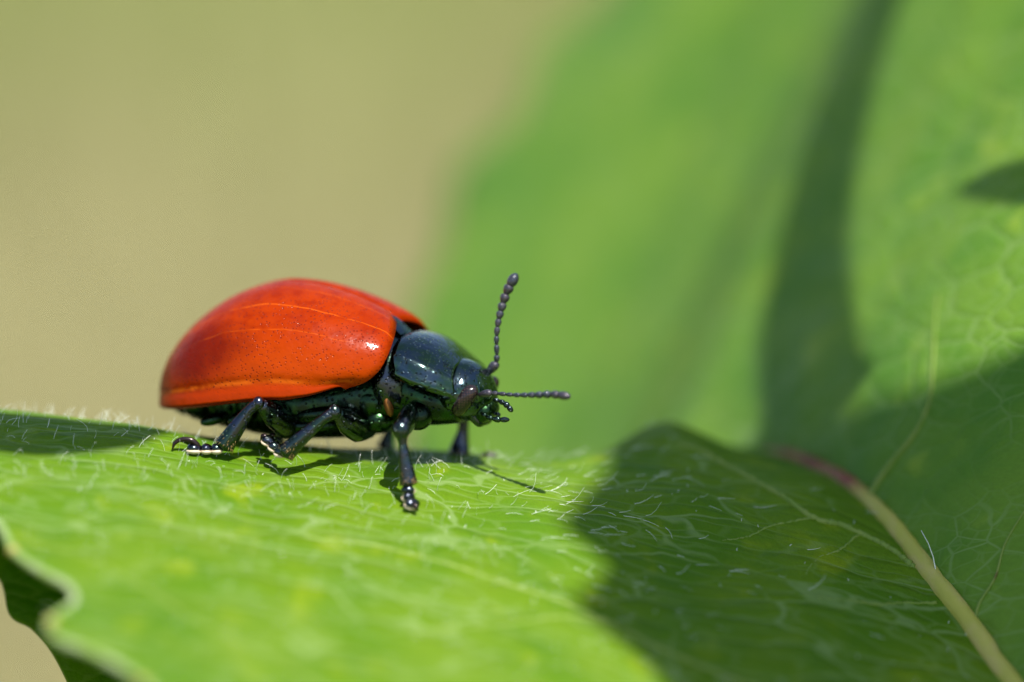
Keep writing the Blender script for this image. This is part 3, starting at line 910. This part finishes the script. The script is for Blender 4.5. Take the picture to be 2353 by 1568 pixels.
plate('coxa', 868, 962, 0.12, (.06, 0, 0), (0, .06, 0), (0, 0, .045), M_body)
plate('coxa', 960, 952, 0.06, (.05, 0, .01), (0, .06, 0), (-.01, 0, .05), M_body)

# --- legs
def leg(femur, fr_, tibia, tr_, tarsus, claws, pads=True, flat=0.75):
    """femur etc: list of px, py, D"""
    f = spline([P(*q) for q in femur], 22)
    rr = np.interp(np.linspace(0, 1, 22), np.linspace(0, 1, len(fr_)), fr_)
    V, F, _ = tube(f, rr, 16, flat)
    o = mesh('leg', V, F, M_leg, BT); T = under(o)
    kp = P(*tibia[0])
    tb = spline([P(*q) for q in tibia], 26)
    rr = np.interp(np.linspace(0, 1, 26), np.linspace(0, 1, len(tr_)), tr_)
    a = tube(tb, rr, 14, 0.8)
    k = ellipsoid(kp, Rv * tr_[0] * 1.15, Fv * tr_[0] * 1.15, Uv * tr_[0] * 1.25, 10, 14)
    V, F = join((a[0], a[1]), k)
    mesh('tibia', V, F, M_leg, T)
    # golden bristles at the end of the tibia
    bv = []; bf = []
    d = tb[-1] - tb[-5]; d /= np.linalg.norm(d)
    for i in range(46):
        k_ = int(np.clip(25 - abs(random.gauss(0, 1.8)), 18, 25)); r = rng.normal(size=3); r -= (r @ d) * d; r /= np.linalg.norm(r)
        b = tb[k_] + r * rr[k_] * 0.85; e = b + (d * 0.7 + r * 0.55) * random.uniform(.012, .024)
        off = len(bv); sdv = np.cross(d, r) * 0.0011
        bv += [b - sdv, b + sdv, b + r * 0.0015, e]; bf += [(off, off + 1, off + 3), (off + 1, off + 2, off + 3), (off + 2, off, off + 3)]
    mesh('bristles', np.array(bv), bf, M_gold, T)['kind'] = 'stuff'
    # tarsus lobes
    tp = [P(*q) for q in tarsus]
    parts = []; pp = []
    for i in range(len(tp) - 1):
        a_, b_ = tp[i], tp[i + 1]; L = np.linalg.norm(b_ - a_); ax = (b_ - a_) / L
        side = np.cross(ax, Uv); side /= np.linalg.norm(side) + 1e-9; upv = np.cross(side, ax)
        w = 0.022 if i < 2 else 0.026
        parts.append(ellipsoid((a_ + b_) / 2, ax * L * 0.60, side * w, upv * 0.016, 10, 14, lambda d: (d[0], d[1] * (1 + .25 * d[0]), d[2] * (1 + .2 * d[0]))))
        pp.append(ellipsoid((a_ + b_) / 2 - upv * 0.010 + ax * L * .08, ax * L * 0.58, side * w * 1.05, upv * 0.010, 8, 12))
    V, F = join(*parts); ta = mesh('tarsus', V, F, M_leg, T)
    if pads:
        V, F = join(*pp); mesh('tarsus_pad', V, F, M_pad, T)
    for c in claws:
        cp = spline([P(*q) for q in c], 14)
        V, F, _ = tube(cp, np.interp(np.linspace(0, 1, 14), [0, .2, .75, 1], [.008, .0095, .007, .002]), 8)
        mesh('claw', V, F, M_claw, T)
# near hind leg
leg([(690, 992, .18), (660, 978, .10), (625, 952, .02), (600, 930, -.03)], [.030, .042, .040, .020],
    [(594, 926, -.04), (572, 944, -.04), (545, 982, -.03), (515, 1026, -.02)], [.017, .017, .027, .033],
    [(512, 1030, -.02), (487, 1031, -.02), (464, 1031, -.02), (432, 1030, -.02)],
    [[(455, 1024, -.03), (440, 1012, -.03), (418, 1010, -.03), (402, 1018, -.03), (396, 1033, -.03)], [(455, 1024, .01), (440, 1014, .03), (420, 1012, .05), (406, 1020, .06), (400, 1033, .06)]])
# near middle leg
leg([(852, 985, .14), (822, 985, .07), (795, 968, .0), (776, 950, -.05)], [.030, .044, .040, .020],
    [(769, 947, -.06), (740, 966, -.07), (695, 1005, -.07), (655, 1042, -.06)], [.020, .017, .024, .032],
    [(652, 1044, -.06), (640, 1034, -.04), (626, 1020, -.02), (613, 1006, .0)],
    [[(616, 1010, .0), (606, 1002, .0), (603, 1010, .01), (605, 1022, .02)], [(620, 1012, .03), (626, 1000, .04), (634, 1004, .05)]])
# near front leg, pointing at the camera and down
leg([(950, 945, .10), (940, 958, .0), (932, 972, -.08), (927, 985, -.14)], [.030, .042, .040, .030],
    [(922, 988, -.15), (926, 1020, -.15), (932, 1065, -.14), (939, 1112, -.13)], [.026, .013, .022, .029],
    [(938, 1116, -.13), (936, 1134, -.14), (942, 1148, -.15), (952, 1164, -.17)],
    [[(948, 1158, -.17), (955, 1164, -.18), (957, 1172, -.18)]])
# far front leg
leg([(1030, 940, .24), (1050, 945, .28), (1064, 955, .32)], [.030, .038, .026],
    [(1066, 958, .34), (1064, 990, .35), (1058, 1022, .36), (1054, 1046, .36)], [.018, .018, .030, .038],
    [(1056, 1050, .36), (1072, 1058, .35), (1090, 1062, .34), (1108, 1062, .34)],
    [[(1100, 1060, .34), (1108, 1050, .34), (1122, 1044, .34), (1136, 1046, .34), (1140, 1058, .34)]])
# far middle leg
leg([(880, 955, .36), (892, 965, .40), (898, 976, .43)], [.030, .036, .026],
    [(900, 980, .44), (894, 998, .44), (889, 1016, .44), (886, 1028, .44)], [.018, .020, .026, .034],
    [(886, 1032, .44), (894, 1038, .43), (904, 1042, .42)], [])
# far hind leg
leg([(665, 950, .38), (656, 962, .40), (650, 975, .41)], [.030, .034, .024],
    [(650, 980, .42), (645, 994, .42), (640, 1008, .41)], [.018, .018, .028],
    [(640, 1010, .41), (630, 1014, .40), (618, 1016, .38)], [])
